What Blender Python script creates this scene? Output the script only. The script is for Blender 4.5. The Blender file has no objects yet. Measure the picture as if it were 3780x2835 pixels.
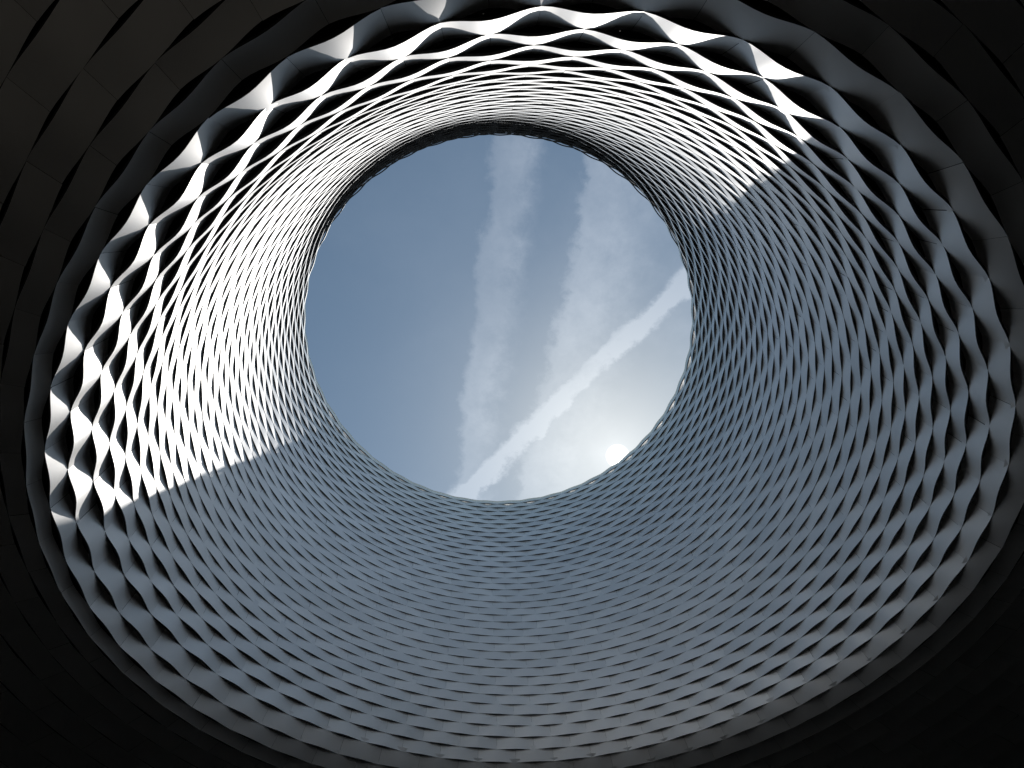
import bpy, math, random
import numpy as np
from mathutils import Matrix, Vector

random.seed(7)
rng = np.random.default_rng(7)
scene = bpy.context.scene
COL = scene.collection

# ------------------------------------------------------------------ camera
EYE = Vector((0.0, 0.0, 1.6))
cam_data = bpy.data.cameras.new("camera")
cam_data.sensor_width = 36.0
cam_data.lens = 20.000
cam_data.clip_start = 0.05
cam_data.clip_end = 5000.0
cam = bpy.data.objects.new("camera", cam_data)
COL.objects.link(cam)
rot = Matrix(((0.996905, 0.028822, -0.073142),
              (0.000000, -0.930374, -0.366612),
              (-0.078616, 0.365477, -0.927495)))
cam.matrix_world = Matrix.Translation(EYE) @ rot.to_4x4()
scene.camera = cam

# ------------------------------------------------------------------ sun and sky
SUN_DIR = Vector((0.29381, 0.55872, 1.0)).normalized()
SUN_ELEV = math.asin(SUN_DIR.z)
SUN_ROT = math.atan2(SUN_DIR.x, SUN_DIR.y)

sun_data = bpy.data.lights.new("sun", 'SUN')
sun_data.energy = 2.0
sun_data.angle = math.radians(0.5)
sun_data.color = (1.0, 0.965, 0.92)
sun = bpy.data.objects.new("sun", sun_data)
COL.objects.link(sun)
sun.rotation_euler = SUN_DIR.to_track_quat('Z', 'Y').to_euler()
sun.location = SUN_DIR * 200

world = bpy.data.worlds.new("World")
scene.world = world
world.use_nodes = True
wt = world.node_tree
wt.nodes.clear()


class G:
    """tiny helper for node graphs"""
    def __init__(self, tree):
        self.t = tree

    def n(self, kind, **props):
        nd = self.t.nodes.new(kind)
        for k, v in props.items():
            setattr(nd, k, v)
        return nd

    def put(self, sock, v):
        if isinstance(v, bpy.types.NodeSocket):
            self.t.links.new(v, sock)
        elif v is not None:
            sock.default_value = v

    def m(self, op, a, b=None, c=None, clamp=False):
        nd = self.n('ShaderNodeMath', operation=op, use_clamp=clamp)
        self.put(nd.inputs[0], a)
        self.put(nd.inputs[1], b)
        self.put(nd.inputs[2], c)
        return nd.outputs[0]

    def v(self, op, a, b=None, out=0):
        nd = self.n('ShaderNodeVectorMath', operation=op)
        self.put(nd.inputs[0], a)
        self.put(nd.inputs[1], b)
        return nd.outputs[out]

    def mix(self, fac, a, b, blend='MIX'):
        nd = self.n('ShaderNodeMix', data_type='RGBA', blend_type=blend)
        self.put(nd.inputs[0], fac)
        self.put(nd.inputs[6], a)
        self.put(nd.inputs[7], b)
        return nd.outputs[2]

    def noise(self, vec, scale, detail=4.0, rough=0.55, lac=2.0):
        nd = self.n('ShaderNodeTexNoise')
        self.put(nd.inputs['Vector'], vec)
        nd.inputs['Scale'].default_value = scale
        nd.inputs['Detail'].default_value = detail
        nd.inputs['Roughness'].default_value = rough
        nd.inputs['Lacunarity'].default_value = lac
        return nd.outputs[0]

    def smooth(self, x, lo, hi, a=0.0, b=1.0):
        nd = self.n('ShaderNodeMapRange', interpolation_type='SMOOTHSTEP')
        self.put(nd.inputs[0], x)
        nd.inputs[1].default_value = lo
        nd.inputs[2].default_value = hi
        nd.inputs[3].default_value = a
        nd.inputs[4].default_value = b
        return nd.outputs[0]


g = G(wt)
sky = g.n('ShaderNodeTexSky', sky_type='NISHITA', sun_disc=False)
sky.sun_elevation = SUN_ELEV
sky.sun_rotation = SUN_ROT
sky.air_density = 1.0
sky.dust_density = 0.4
sky.ozone_density = 0.25
sky.altitude = 260.0

tc = g.n('ShaderNodeTexCoord')
dirv = tc.outputs['Generated']
sep = g.n('ShaderNodeSeparateXYZ')
g.put(sep.inputs[0], dirv)
zz = g.m('MAXIMUM', sep.outputs[2], 0.06)
px = g.m('DIVIDE', sep.outputs[0], zz)
py = g.m('DIVIDE', sep.outputs[1], zz)
comb = g.n('ShaderNodeCombineXYZ')
g.put(comb.inputs[0], px)
g.put(comb.inputs[1], py)
plane = comb.outputs[0]                      # the cloud layer, seen as a flat sheet overhead


def contrail(x0, y0, x1, y1, half, soft_w, soft_e, seed, ragged, lump):
    """cover of one old vapour trail lying along the line through two points of the cloud layer"""
    L = math.hypot(x1 - x0, y1 - y0)
    tx, ty = (x1 - x0) / L, (y1 - y0) / L
    nx, ny = -ty, tx
    off = g.v('ADD', plane, (seed, seed * 0.7, seed * 1.3))
    n1 = g.noise(off, 6.0, 6.0, 0.62)
    n2 = g.noise(off, 22.0, 9.0, 0.68)
    n3 = g.noise(off, 3.2, 3.0, 0.5)
    d = g.m('ADD', g.m('MULTIPLY', px, nx), g.m('MULTIPLY', py, ny))
    d = g.m('SUBTRACT', d, x0 * nx + y0 * ny)
    w = g.m('ADD', g.m('MULTIPLY', g.m('SUBTRACT', n1, 0.5), ragged), g.m('MULTIPLY', g.m('SUBTRACT', n2, 0.5), ragged * 1.3))
    dw = g.m('ADD', d, w)
    west = g.smooth(dw, half, half + soft_w, 1.0, 0.0)
    east = g.smooth(g.m('MULTIPLY', dw, -1.0), half, half + soft_e, 1.0, 0.0)
    body = g.m('MULTIPLY', g.m('ADD', g.m('MULTIPLY', n2, lump), 1.0 - lump * 0.5), g.smooth(n3, 0.25, 0.62, 0.55, 1.1))
    return g.m('MULTIPLY', g.m('MULTIPLY', west, east), body), d


c1, d1 = contrail(0.0767, -0.0367, 0.0112, 0.4392, 0.012, 0.022, 0.060, 3.1, 0.055, 1.5)
c2, d2 = contrail(0.2320, -0.0042, 0.1384, 0.5319, 0.012, 0.026, 0.150, 8.7, 0.065, 1.5)
c3, d3 = contrail(0.3987, 0.2008, -0.0151, 0.6308, 0.010, 0.022, 0.022, 14.3, 0.042, 1.2)
veil = g.smooth(g.noise(g.v('ADD', plane, (4.0, 9.0, 2.0)), 2.6, 7.0, 0.62), 0.38, 0.75)
right = g.smooth(px, 0.05, 0.42)
veil = g.m('MULTIPLY', veil, g.m('ADD', g.m('MULTIPLY', right, 0.42), 0.10))
cover = g.m('MAXIMUM', g.m('MAXIMUM', g.m('MULTIPLY', c1, 0.50), g.m('MULTIPLY', c2, 0.58)), g.m('MULTIPLY', c3, 1.45))
cover = g.m('ADD', cover, g.m('MULTIPLY', veil, g.m('SUBTRACT', 1.0, cover)), clamp=True)

cosang = g.v('DOT_PRODUCT', g.v('NORMALIZE', dirv), tuple(SUN_DIR), out=1)
ang = g.m('ARCCOSINE', g.m('MINIMUM', cosang, 1.0))
halo = g.m('MULTIPLY', g.m('EXPONENT', g.m('MULTIPLY', ang, -1.0 / math.radians(3.0))), 1.5)
halo2 = g.m('MULTIPLY', g.m('EXPONENT', g.m('MULTIPLY', ang, -1.0 / math.radians(10.0))), 1.5)
disc = g.smooth(ang, math.radians(0.5), math.radians(1.2), 60.0, 0.0)
glow = g.m('ADD', g.m('ADD', halo, halo2), disc)
glowc = g.n('ShaderNodeCombineXYZ')
for i, k in enumerate((1.0, 0.985, 0.96)):
    g.put(glowc.inputs[i], g.m('MULTIPLY', glow, k))

SKY_STRENGTH = 0.15
cloud = g.v('SCALE', (1.7, 1.7, 1.7))
wt.links.new(cover, cloud.node.inputs['Scale'])
base = g.v('ADD', g.v('MULTIPLY', sky.outputs[0], (0.80, 0.86, 0.76)), cloud)
total = g.v('ADD', base, glowc.outputs[0])
bg = g.n('ShaderNodeBackground')
g.put(bg.inputs[0], total)
bg.inputs[1].default_value = SKY_STRENGTH
wo = g.n('ShaderNodeOutputWorld')
wt.links.new(bg.outputs[0], wo.inputs[0])

# ------------------------------------------------------------------ render settings
scene.view_settings.view_transform = 'Standard'
scene.view_settings.look = 'None'
scene.view_settings.exposure = -0.25
scene.view_settings.gamma = 1.0
scene.view_settings.use_curve_mapping = False
scene.cycles.max_bounces = 10
scene.cycles.diffuse_bounces = 6
scene.cycles.glossy_bounces = 6
scene.cycles.use_denoising = True
scene.cycles.caustics_reflective = True
scene.cycles.blur_glossy = 1.0

# ------------------------------------------------------------------ measured form of the funnel (metres)
# ring heights above eye level, and ring radii round the opening's axis, taken in four bearings
AXIS = (1.7062, 7.8418)
HEIGHT_SOUTH = [26, 25.655, 25.309, 24.964, 24.618, 24.273, 23.927, 23.582, 23.237, 22.891, 22.546, 22.2, 21.855, 21.509, 21.164, 20.818, 20.473, 20.128, 19.782, 19.437, 19.091, 18.746, 18.4, 18.055, 17.71, 17.364, 17.019, 16.673, 16.328, 15.982, 15.637, 15.291, 14.946, 14.601, 14.255, 13.91, 13.564, 13.219, 12.873, 12.528, 12.183, 11.941, 11.803, 11.713, 11.623, 11.533, 11.443, 11.354, 11.264, 11.174, 11.084, 10.994, 10.904, 10.815, 10.725, 10.635, 10.545, 10.455, 10.366, 10.276, 10.186]
RADIUS_SOUTH = [9.136, 9.121, 9.116, 9.118, 9.125, 9.135, 9.147, 9.161, 9.174, 9.187, 9.201, 9.214, 9.226, 9.24, 9.253, 9.267, 9.282, 9.297, 9.314, 9.333, 9.352, 9.373, 9.395, 9.418, 9.443, 9.468, 9.495, 9.522, 9.551, 9.581, 9.613, 9.647, 9.686, 9.729, 9.779, 9.838, 9.91, 9.997, 10.105, 10.238, 10.521, 10.924, 11.423, 12, 12.638, 13.325, 14.051, 14.809, 15.592, 16.396, 17.215, 18.048, 18.89, 19.741, 20.599, 21.462, 22.329, 23.199, 24.072, 24.948, 25.825]
ANGLE_SOUTH = [91.5, 91.6, 91.8, 91.9, 92, 92.1, 92.3, 92.4, 92.5, 92.7, 92.8, 92.9, 93, 93.2, 93.3, 93.4, 93.6, 93.7, 93.8, 93.9, 94.1, 94.2, 94.3, 94.4, 94.5, 94.7, 94.8, 94.9, 95, 95.1, 95.2, 95.3, 95.4, 95.5, 95.6, 95.7, 95.8, 95.9, 96, 96, 96, 96, 96, 96, 96, 96, 96, 96, 96, 96, 96, 96, 96, 96, 96, 96, 96, 96, 96, 96, 96]
HEIGHT_NORTH = [26, 25.62, 25.241, 24.861, 24.482, 24.102, 23.722, 23.343, 22.963, 22.584, 22.204, 21.824, 21.445, 21.065, 20.686, 20.306, 19.926, 19.547, 19.167, 18.788, 18.408, 18.028, 17.649, 17.269, 16.89, 16.51, 16.13, 15.751, 15.371, 14.992, 14.612, 14.232, 13.853, 13.473, 13.094, 12.676, 12.221, 11.727, 11.196, 10.626, 10.019, 9.567, 9.309, 9.21, 9.112, 9.013, 8.914, 8.816, 8.717, 8.618, 8.519, 8.421, 8.322, 8.223, 8.125, 8.026, 7.927, 7.829, 7.73, 7.631, 7.532]
RADIUS_NORTH = [8.826, 8.84, 8.854, 8.868, 8.882, 8.896, 8.911, 8.928, 8.945, 8.963, 8.982, 9.001, 9.02, 9.039, 9.057, 9.074, 9.091, 9.107, 9.123, 9.138, 9.154, 9.171, 9.189, 9.208, 9.228, 9.25, 9.273, 9.296, 9.32, 9.342, 9.364, 9.385, 9.406, 9.426, 9.449, 9.478, 9.519, 9.578, 9.666, 9.795, 9.983, 10.31, 10.749, 11.276, 11.875, 12.531, 13.232, 13.97, 14.738, 15.528, 16.337, 17.162, 17.998, 18.843, 19.697, 20.556, 21.421, 22.289, 23.161, 24.034, 24.91]
ANGLE_NORTH = [-93, -93.1, -93.2, -93.3, -93.4, -93.5, -93.6, -93.7, -93.8, -93.9, -94, -94.1, -94.2, -94.4, -94.5, -94.6, -94.7, -94.8, -94.9, -95, -95.1, -95.2, -95.3, -95.4, -95.5, -95.6, -95.7, -95.8, -95.9, -96, -96.1, -96.2, -96.3, -96.4, -96.5, -96.5, -96.6, -96.7, -96.8, -96.9, -97, -97, -97, -97, -97, -97, -97, -97, -97, -97, -97, -97, -97, -97, -97, -97, -97, -97, -97, -97, -97]
HEIGHT_WEST = [26, 25.62, 25.241, 24.861, 24.482, 24.102, 23.722, 23.343, 22.963, 22.584, 22.204, 21.824, 21.445, 21.065, 20.686, 20.306, 19.926, 19.547, 19.167, 18.788, 18.408, 18.028, 17.649, 17.269, 16.89, 16.51, 16.13, 15.751, 15.371, 14.992, 14.612, 14.232, 13.853, 13.473, 13.094, 12.676, 12.221, 11.727, 11.196, 10.626, 10.019, 9.567, 9.309, 9.21, 9.112, 9.013, 8.914, 8.816, 8.717, 8.618, 8.519, 8.421, 8.322, 8.223, 8.125, 8.026, 7.927, 7.829, 7.73, 7.631, 7.532]
RADIUS_WEST = [9.16, 9.178, 9.183, 9.183, 9.18, 9.177, 9.175, 9.176, 9.178, 9.183, 9.189, 9.195, 9.202, 9.21, 9.216, 9.223, 9.229, 9.235, 9.24, 9.247, 9.254, 9.262, 9.271, 9.283, 9.296, 9.31, 9.326, 9.343, 9.36, 9.377, 9.394, 9.409, 9.422, 9.435, 9.447, 9.46, 9.479, 9.506, 9.55, 9.619, 9.726, 9.887, 10.121, 10.485, 10.953, 11.505, 12.123, 12.794, 13.507, 14.255, 15.03, 15.827, 16.641, 17.469, 18.309, 19.157, 20.012, 20.873, 21.739, 22.609, 23.481]
ANGLE_WEST = [-175.2, -174.5, -173.9, -173.2, -172.5, -171.9, -171.2, -170.5, -169.9, -169.2, -168.6, -167.9, -167.2, -166.6, -165.9, -165.2, -164.6, -163.9, -163.3, -162.6, -161.9, -161.3, -160.6, -159.9, -159.3, -158.6, -157.9, -157.2, -156.6, -155.9, -155.2, -154.5, -153.8, -153.1, -152.4, -151.8, -151.1, -150.4, -149.7, -149, -148.2, -147.5, -146.8, -146.8, -146.8, -146.8, -146.8, -146.8, -146.8, -146.8, -146.8, -146.8, -146.8, -146.8, -146.8, -146.8, -146.8, -146.8, -146.8, -146.8, -146.8]
HEIGHT_EAST = [26, 25.605, 25.21, 24.816, 24.421, 24.026, 23.631, 23.237, 22.842, 22.447, 22.052, 21.657, 21.263, 20.868, 20.473, 20.078, 19.683, 19.289, 18.894, 18.499, 18.104, 17.71, 17.315, 16.92, 16.525, 16.13, 15.736, 15.341, 14.946, 14.551, 14.156, 13.762, 13.367, 12.972, 12.577, 12.167, 11.74, 11.298, 10.84, 10.367, 9.877, 9.523, 9.318, 9.215, 9.113, 9.01, 8.907, 8.805, 8.702, 8.6, 8.497, 8.394, 8.292, 8.189, 8.086, 7.984, 7.881, 7.778, 7.676, 7.573, 7.47]
RADIUS_EAST = [9.073, 9.069, 9.067, 9.068, 9.072, 9.078, 9.086, 9.097, 9.108, 9.121, 9.134, 9.148, 9.162, 9.176, 9.19, 9.204, 9.218, 9.234, 9.249, 9.266, 9.284, 9.304, 9.325, 9.347, 9.371, 9.396, 9.422, 9.449, 9.476, 9.504, 9.532, 9.56, 9.588, 9.619, 9.652, 9.691, 9.738, 9.798, 9.876, 9.98, 10.12, 10.409, 10.817, 11.32, 11.899, 12.54, 13.229, 13.957, 14.716, 15.5, 16.304, 17.124, 17.957, 18.8, 19.651, 20.509, 21.372, 22.24, 23.11, 23.983, 24.859]
ANGLE_EAST = [-2.4, -3.1, -3.7, -4.4, -5.1, -5.8, -6.5, -7.2, -7.9, -8.6, -9.3, -9.9, -10.6, -11.3, -12, -12.7, -13.4, -14.1, -14.7, -15.4, -16.1, -16.8, -17.4, -18.1, -18.8, -19.4, -20.1, -20.7, -21.4, -22, -22.7, -23.3, -24, -24.6, -25.2, -25.8, -26.5, -27.1, -27.7, -28.3, -28.9, -28.9, -28.9, -28.9, -28.9, -28.9, -28.9, -28.9, -28.9, -28.9, -28.9, -28.9, -28.9, -28.9, -28.9, -28.9, -28.9, -28.9, -28.9, -28.9, -28.9]
ROWS = len(RADIUS_SOUTH) - 1
WAVES = 46


# ------------------------------------------------------------------ materials
def metal_material():
    mat = bpy.data.materials.new("brushed_aluminium")
    mat.use_nodes = True
    t = mat.node_tree
    t.nodes.clear()
    q = G(t)
    out = q.n('ShaderNodeOutputMaterial')
    b = q.n('ShaderNodeBsdfPrincipled')
    at = q.n('ShaderNodeAttribute', attribute_name="tone")
    tone = at.outputs['Fac']
    geo = q.n('ShaderNodeTexCoord')
    obj = geo.outputs['Object']
    fine = q.noise(obj, 0.9, 3.0, 0.5)
    stretch = q.v('MULTIPLY', obj, (0.5, 0.5, 1.6))
    grain = q.noise(stretch, 1.0, 2.0, 0.5)
    k = q.m('ADD', q.m('MULTIPLY', q.m('SUBTRACT', tone, 0.5), 0.13), 1.0)
    k = q.m('ADD', k, q.m('MULTIPLY', q.m('SUBTRACT', fine, 0.5), 0.10))
    colr = q.v('SCALE', (0.90, 0.89, 0.875))
    t.links.new(k, colr.node.inputs['Scale'])
    q.put(b.inputs['Base Color'], colr)
    b.inputs['Metallic'].default_value = 0.50
    r = q.m('ADD', q.m('MULTIPLY', q.m('SUBTRACT', tone, 0.5), 0.06), 0.50)
    r = q.m('ADD', r, q.m('MULTIPLY', q.m('SUBTRACT', grain, 0.5), 0.10))
    q.put(b.inputs['Roughness'], r)
    bump = q.n('ShaderNodeBump')
    bump.inputs['Strength'].default_value = 0.10
    bump.inputs['Distance'].default_value = 0.02
    q.put(bump.inputs['Height'], fine)
    q.put(b.inputs['Normal'], bump.outputs[0])
    t.links.new(b.outputs[0], out.inputs[0])
    return mat


def plain_material(name, col, rough, noise_scale=4.0, amount=0.3, metallic=0.0):
    mat = bpy.data.materials.new(name)
    mat.use_nodes = True
    t = mat.node_tree
    t.nodes.clear()
    q = G(t)
    out = q.n('ShaderNodeOutputMaterial')
    b = q.n('ShaderNodeBsdfPrincipled')
    tcn = q.n('ShaderNodeTexCoord')
    nz = q.noise(tcn.outputs['Object'], noise_scale, 6.0, 0.6)
    k = q.m('ADD', q.m('MULTIPLY', q.m('SUBTRACT', nz, 0.5), amount * 2), 1.0)
    c = q.v('SCALE', col)
    t.links.new(k, c.node.inputs['Scale'])
    q.put(b.inputs['Base Color'], c)
    b.inputs['Roughness'].default_value = rough
    b.inputs['Metallic'].default_value = metallic
    t.links.new(b.outputs[0], out.inputs[0])
    return mat


METAL = metal_material()
DARK = plain_material("black_gap_shade", (0.012, 0.012, 0.012), 0.95, 2.0, 0.3)  # added backing sheet, its black stands for the shade in the gaps
RAIL_LIP_SHADE = plain_material("rail_steel_lip_shade", (0.035, 0.035, 0.035), 0.6, 6.0, 0.3, 0.3)  # steel of the rails; on panel lips it paints underside shade
PAVING = plain_material("paving", (0.07, 0.064, 0.055), 0.9, 0.6, 0.25)
CONCRETE = plain_material("roof_gravel", (0.25, 0.245, 0.235), 0.9, 3.0, 0.25)
WALL = plain_material("added_wall_dark", (0.05, 0.05, 0.05), 0.7, 0.5, 0.2)  # dark finish of the added wall that shuts out side light

# ------------------------------------------------------------------ form of the funnel
NPHI = 2880
PHI = np.linspace(-math.pi, math.pi, NPHI + 1)


def ring_fourier(j, south, north, west, east):
    a = np.radians([ANGLE_SOUTH[j], ANGLE_NORTH[j], ANGLE_WEST[j], ANGLE_EAST[j]])
    r = np.array([south[j], north[j], west[j], east[j]])
    m = np.stack([np.ones(4), np.cos(a), np.sin(a), np.cos(2 * a)], 1)
    return np.linalg.solve(m, r)


COEF = np.array([ring_fourier(j, RADIUS_SOUTH, RADIUS_NORTH, RADIUS_WEST, RADIUS_EAST) for j in range(ROWS + 1)])
HCOEF = np.array([ring_fourier(j, HEIGHT_SOUTH, HEIGHT_NORTH, HEIGHT_WEST, HEIGHT_EAST) for j in range(ROWS + 1)])


def height(j, phi):
    """ring height above eye level"""
    c = HCOEF[j]
    return c[0] + c[1] * np.cos(phi) + c[2] * np.sin(phi) + c[3] * np.cos(2 * phi)


def radius(j, phi):
    """ring radius at (whole) boundary j and bearings phi"""
    c = COEF[j]
    return c[0] + c[1] * np.cos(phi) + c[2] * np.sin(phi) + c[3] * np.cos(2 * phi) + 0.08 * np.sin(2 * phi) - 0.18 * min(max((j - 30) / 9.0, 0.0), 1.0) * (1 - np.cos(4 * phi)) / 2


def wave_count(j, phi):
    """how many panel joints lie before bearing phi on boundary j"""
    jj = min(j, 42)
    e = 4.35 + 0.06 * jj
    s = (jj / 37.0) ** 1.5
    u = (WAVES * phi - e * np.cos(phi)) / (2 * math.pi)
    u = u - 0.09 + 0.1 * np.cos(phi) - 0.09 * np.cos(2 * phi)
    return u - 0.86 - s * (0.124 + 0.044 * np.cos(phi) + 0.125 * np.sin(phi) + 0.139 * np.cos(2 * phi))


# how far the strips swell, as a share of the row width, in the four bearings
AMP_ROWS = [0, 10, 20, 28, 33, 36, 38, 40, 42, 44, 60]
AMP_SOUTH = [0.048, 0.042, 0.026, 0.027, 0.036, 0.05, 0.06, 0.06, 0.05, 0.04, 0.03]
AMP_WEST = [0.065, 0.050, 0.030, 0.028, 0.034, 0.055, 0.08, 0.10, 0.10, 0.06, 0.03]
AMP_EAST = [0.08, 0.07, 0.045, 0.045, 0.065, 0.10, 0.12, 0.11, 0.08, 0.05, 0.03]
AMP_NORTH = [0.09, 0.055, 0.024, 0.028, 0.036, 0.055, 0.08, 0.095, 0.10, 0.06, 0.03]


def amplitude(j, phi):
    s_, w_, e_, n_ = (np.interp(j, AMP_ROWS, t) for t in (AMP_SOUTH, AMP_WEST, AMP_EAST, AMP_NORTH))
    a0 = (s_ + w_ + e_ + n_) / 4
    return a0 + (e_ - w_) / 2 * np.cos(phi) + (s_ - n_) / 2 * np.sin(phi) + (e_ + w_ - s_ - n_) / 4 * np.cos(2 * phi)


def bulge(f):
    """outward swell across one panel, f = 0..1 between its joints"""
    x = f - 0.5
    return 0.85 * np.cos(2 * math.pi * x) + 0.15 * (1 - 8 * x * x)


class Ring:
    def __init__(self, j):
        self.j = j
        u = wave_count(j, PHI)
        self.u = u
        self.u0 = u[0]

    def phi(self, u):
        k = np.floor((u - self.u0) / WAVES)
        return np.interp(u - k * WAVES, self.u, PHI) + k * 2 * math.pi

    def frame(self, phi):
        """radius, height, radial and vertical step of the strip width, width of one row"""
        j = self.j
        a, b = max(j - 1, 0), min(j + 1, ROWS)
        dr = (radius(b, phi) - radius(a, phi)) / (b - a)
        dh = (height(b, phi) - height(a, phi)) / (b - a)
        w = np.sqrt(dr * dr + dh * dh)
        return radius(j, phi), height(j, phi), dh / w, -dr / w, w


RINGS = [Ring(j) for j in range(ROWS + 1)]


def edge(j, u, joint, side, back=0.0, rise=0.0):
    """points of a strip edge on boundary j; side -1 = the strip's upper edge, +1 = its lower edge"""
    R = RINGS[j]
    ph = R.phi(u)
    r, h, nr, nz, w = R.frame(ph)
    amp = amplitude(j, ph) * w
    d = amp * side + amp * bulge(u - joint) - back
    if side < 0:
        d = d - 0.004
    d = d - 2 * amp * rise                       # the sheet runs on behind the row above
    rr = r - d * (0.6 + 0.4 * np.abs(nr)) + rise * w * nz
    z = h + d * 0.35 * nz - rise * w * nr
    return np.stack([AXIS[0] + rr * np.cos(ph), AXIS[1] + rr * np.sin(ph), EYE.z + z], 1)


SEG = 10


def panel_geometry(k, n):
    """one bent sheet between two joints of row k: face plus the folded lips along both long edges"""
    joint = n + 0.5 * k
    gap = 0.0016
    u = joint + np.linspace(gap, 1 - gap, SEG + 1)
    lip = 0.05
    rows = [edge(k, u, joint, -1, 0.0, float(np.interp(k, [0, 1, 30, 37, 40, 41], [0.0, 0.45, 0.40, 0.34, 0.22, 0.0]))), edge(k, u, joint, -1), edge(k + 1, u, joint, 1), edge(k + 1, u, joint, 1, lip)]
    verts = np.concatenate(rows)
    mid = math.atan2(verts[:, 1].mean() - AXIS[1], verts[:, 0].mean() - AXIS[0])
    verts = verts + np.array([math.cos(mid), math.sin(mid), 0.0]) * rng.normal(0, 0.0035) + np.array([0, 0, rng.normal(0, 0.002)])
    faces = []
    c = SEG + 1
    for a in range(3):
        for i in range(SEG):
            faces.append((a * c + i, (a + 1) * c + i, (a + 1) * c + i + 1, a * c + i + 1))
    return verts, faces


def make_mesh(name, verts, faces, mat, tones=None, smooth=False, lips=None):
    me = bpy.data.meshes.new(name)
    me.from_pydata([tuple(v) for v in verts], [], faces)
    me.materials.append(mat)
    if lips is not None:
        me.materials.append(RAIL_LIP_SHADE)  # lip undersides darkened: their shade is put into the colour
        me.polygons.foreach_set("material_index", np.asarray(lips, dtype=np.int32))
    if tones is not None:
        at = me.attributes.new("tone", 'FLOAT', 'FACE')
        at.data.foreach_set("value", np.asarray(tones, dtype=np.float32))
    if smooth is True:
        me.polygons.foreach_set("use_smooth", np.ones(len(me.polygons), dtype=bool))
    elif smooth is not False:
        me.polygons.foreach_set("use_smooth", np.ones(len(me.polygons), dtype=bool))
        me.edges.foreach_set("use_edge_sharp", smooth(me))
    me.update()
    return me


def link(name, me, parent=None):
    o = bpy.data.objects.new(name, me)
    COL.objects.link(o)
    if parent is not None:
        o.parent = parent
    return o


def fold_sharp(npanels):
    """the folds along the long edges stay crisp"""
    c = SEG + 1
    per = 4 * c

    def f(me):
        ev = np.empty(len(me.edges) * 2, dtype=np.int32)
        me.edges.foreach_get("vertices", ev)
        ev = ev.reshape(-1, 2)
        ra = (ev[:, 0] % per) // c
        rb = (ev[:, 1] % per) // c
        return (ra == rb) & (ra == 2)
    return f


# ------------------------------------------------------------------ ground
S = 160.0
gm = make_mesh("ground", [(-S, -S, 0), (S, -S, 0), (S, S, 0), (-S, S, 0)], [(0, 1, 2, 3)], PAVING)
ground = link("ground", gm)
ground["kind"] = "structure"

# ------------------------------------------------------------------ the hall
hall = bpy.data.objects.new("exhibition_hall", None)
hall.location = (0, 0, 0)
COL.objects.link(hall)
hall["label"] = "exhibition hall canopy of woven aluminium bands curving up to a round sky opening"
hall["category"] = "building"

# rank the panels by the size they show at
Rinv = np.array(rot.transposed())
FX = 20.000 / 36.0 * 1024


def project(p):
    q = (p - np.array(EYE)) @ np.array(rot)
    z = -q[:, 2]
    z = np.where(z > 0.05, z, 0.05)
    return np.stack([512 + FX * q[:, 0] / z, 384 - FX * q[:, 1] / z], 1)


def shown_size(v):
    c = SEG + 1
    pts = project(v[c:3 * c])
    top, bot = pts[:c], pts[c:]
    poly = np.concatenate([top, bot[::-1]])
    poly = np.stack([np.clip(poly[:, 0], 0, 1024), np.clip(poly[:, 1], 0, 768)], 1)
    x, y = poly[:, 0], poly[:, 1]
    return abs(0.5 * np.sum(x * np.roll(y, -1) - y * np.roll(x, -1)))


panels = []
for k in range(ROWS):
    joint0 = math.ceil(RINGS[k].u0 - 0.5 * k)
    for i in range(WAVES):
        v, f = panel_geometry(k, joint0 + i)
        size = shown_size(v) if k <= 42 else 0.0
        panels.append((size, k, v, f, float(rng.random())))
order = sorted(range(len(panels)), key=lambda i: -panels[i][0])
single = set(order[:300])

# every row's bent support rail is a part; the panels that show largest hang on it
bands = {}
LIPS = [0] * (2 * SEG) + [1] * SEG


def rail_mesh(k):
    n = WAVES * 4
    u = RINGS[k].u0 + np.arange(n) / n * WAVES
    ph = RINGS[k].phi(u)
    r0, h0, nr0, nz0, w0 = RINGS[k].frame(ph)
    r1, h1 = radius(k + 1, ph), height(k + 1, ph)
    r = 0.5 * (r0 + r1)
    h = 0.5 * (h0 + h1)
    prof = []
    for (db, dt) in ((0.16, -0.03), (0.22, -0.03), (0.22, 0.03), (0.16, 0.03)):
        rr = r - nr0 * db
        z = h - nz0 * db + dt
        prof.append(np.stack([AXIS[0] + rr * np.cos(ph), AXIS[1] + rr * np.sin(ph), EYE.z + z + 0 * rr], 1))
    verts = np.concatenate(prof)
    faces = []
    for a in range(4):
        b = (a + 1) % 4
        for i in range(n):
            j = (i + 1) % n
            faces.append((a * n + i, a * n + j, b * n + j, b * n + i))
    return make_mesh("band", verts, faces, RAIL_LIP_SHADE)


for k in range(ROWS):
    bands[k] = link("band", rail_mesh(k), hall)

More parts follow.
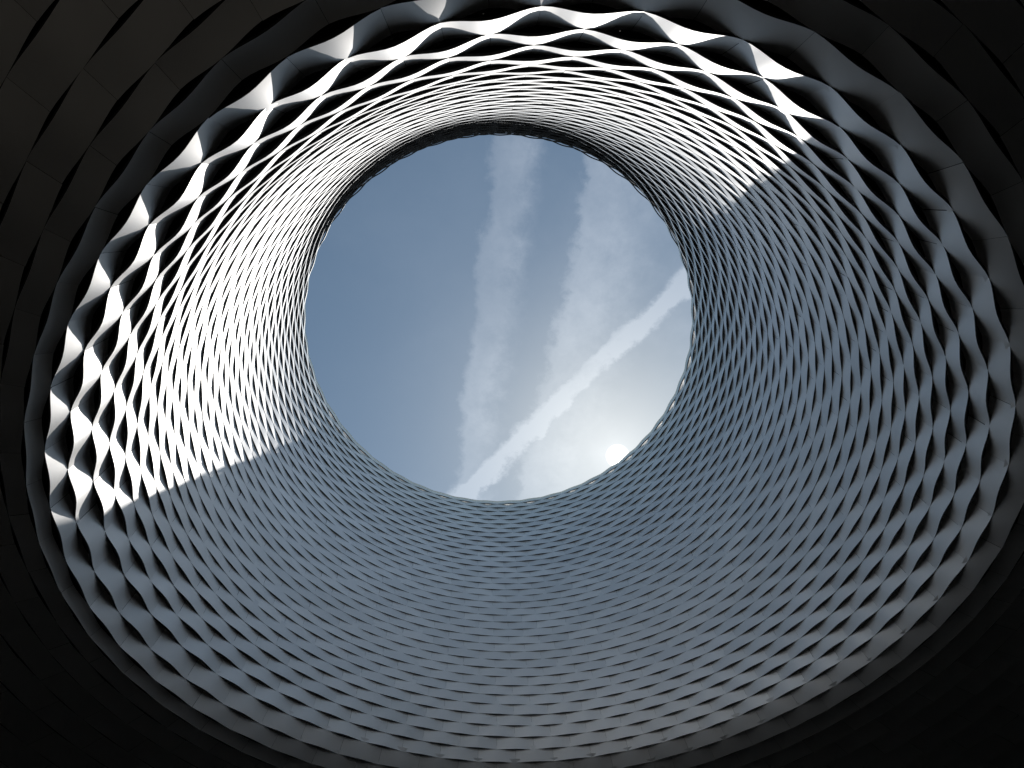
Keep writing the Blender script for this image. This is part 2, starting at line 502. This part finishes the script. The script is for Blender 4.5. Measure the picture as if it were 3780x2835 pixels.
rest_v, rest_f, rest_t, off = [], [], [], 0
sharp1 = fold_sharp(1)
for i, (size, k, v, f, tone) in enumerate(panels):
    if i in single:
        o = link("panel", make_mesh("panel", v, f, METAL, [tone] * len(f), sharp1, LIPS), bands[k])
    else:
        rest_v.append(v)
        rest_f.extend([tuple(a + off for a in q) for q in f])
        rest_t.extend([tone] * len(f))
        off += len(v)
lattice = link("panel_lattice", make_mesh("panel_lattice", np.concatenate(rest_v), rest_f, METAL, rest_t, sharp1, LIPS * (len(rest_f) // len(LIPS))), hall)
lattice["kind"] = "stuff"

# black sheet added behind the bands as gap shade and light block, then roof
nl = 184
ph = np.linspace(-math.pi, math.pi, nl, endpoint=False)
lv, lf = [], []
for j in range(0, ROWS + 1):
    r, h, nr, nz, w = RINGS[j].frame(ph)
    db = 0.42
    rr = r - nr * db
    z = h - nz * db + 0 * rr
    if j == 0:
        z = z - 0.02
    lv.append(np.stack([AXIS[0] + rr * np.cos(ph), AXIS[1] + rr * np.sin(ph), EYE.z + z], 1))
for j in range(ROWS):
    for i in range(nl):
        k2 = (i + 1) % nl
        lf.append((j * nl + i, j * nl + k2, (j + 1) * nl + k2, (j + 1) * nl + i))
link("shade_backing", make_mesh("shade_backing", np.concatenate(lv), lf, DARK), hall)

rz = EYE.z + HEIGHT_SOUTH[0] - 0.03
rad0 = radius(0, ph) + 0.10
rv = []
for rr, z in ((rad0, rz), (rad0, rz - 0.35), (rad0 * 0 + 45.0, rz - 0.35), (rad0 * 0 + 45.0, rz)):
    rv.append(np.stack([AXIS[0] + rr * np.cos(ph), AXIS[1] + rr * np.sin(ph), z + 0 * rr], 1))
rf = []
for a in range(4):
    b = (a + 1) % 4
    for i in range(nl):
        k2 = (i + 1) % nl
        rf.append((a * nl + i, a * nl + k2, b * nl + k2, b * nl + i))
link("roof", make_mesh("roof", np.concatenate(rv), rf, CONCRETE), hall)

# added unseen ring wall, closed all round so the ceiling corners stay dark
wv = []
rl = radius(ROWS, ph) + 0.6
for rr, z in ((rl, 0.0), (rl, rz - 0.4), (rl + 0.6, rz - 0.4), (rl + 0.6, 0.0)):
    wv.append(np.stack([AXIS[0] + rr * np.cos(ph), AXIS[1] + rr * np.sin(ph), z + 0 * rr], 1))
wf = []
for a in range(4):
    b = (a + 1) % 4
    for i in range(nl):
        k2 = (i + 1) % nl
        wf.append((a * nl + i, a * nl + k2, b * nl + k2, b * nl + i))
link("added_wall", make_mesh("added_wall", np.concatenate(wv), wf, WALL), hall)
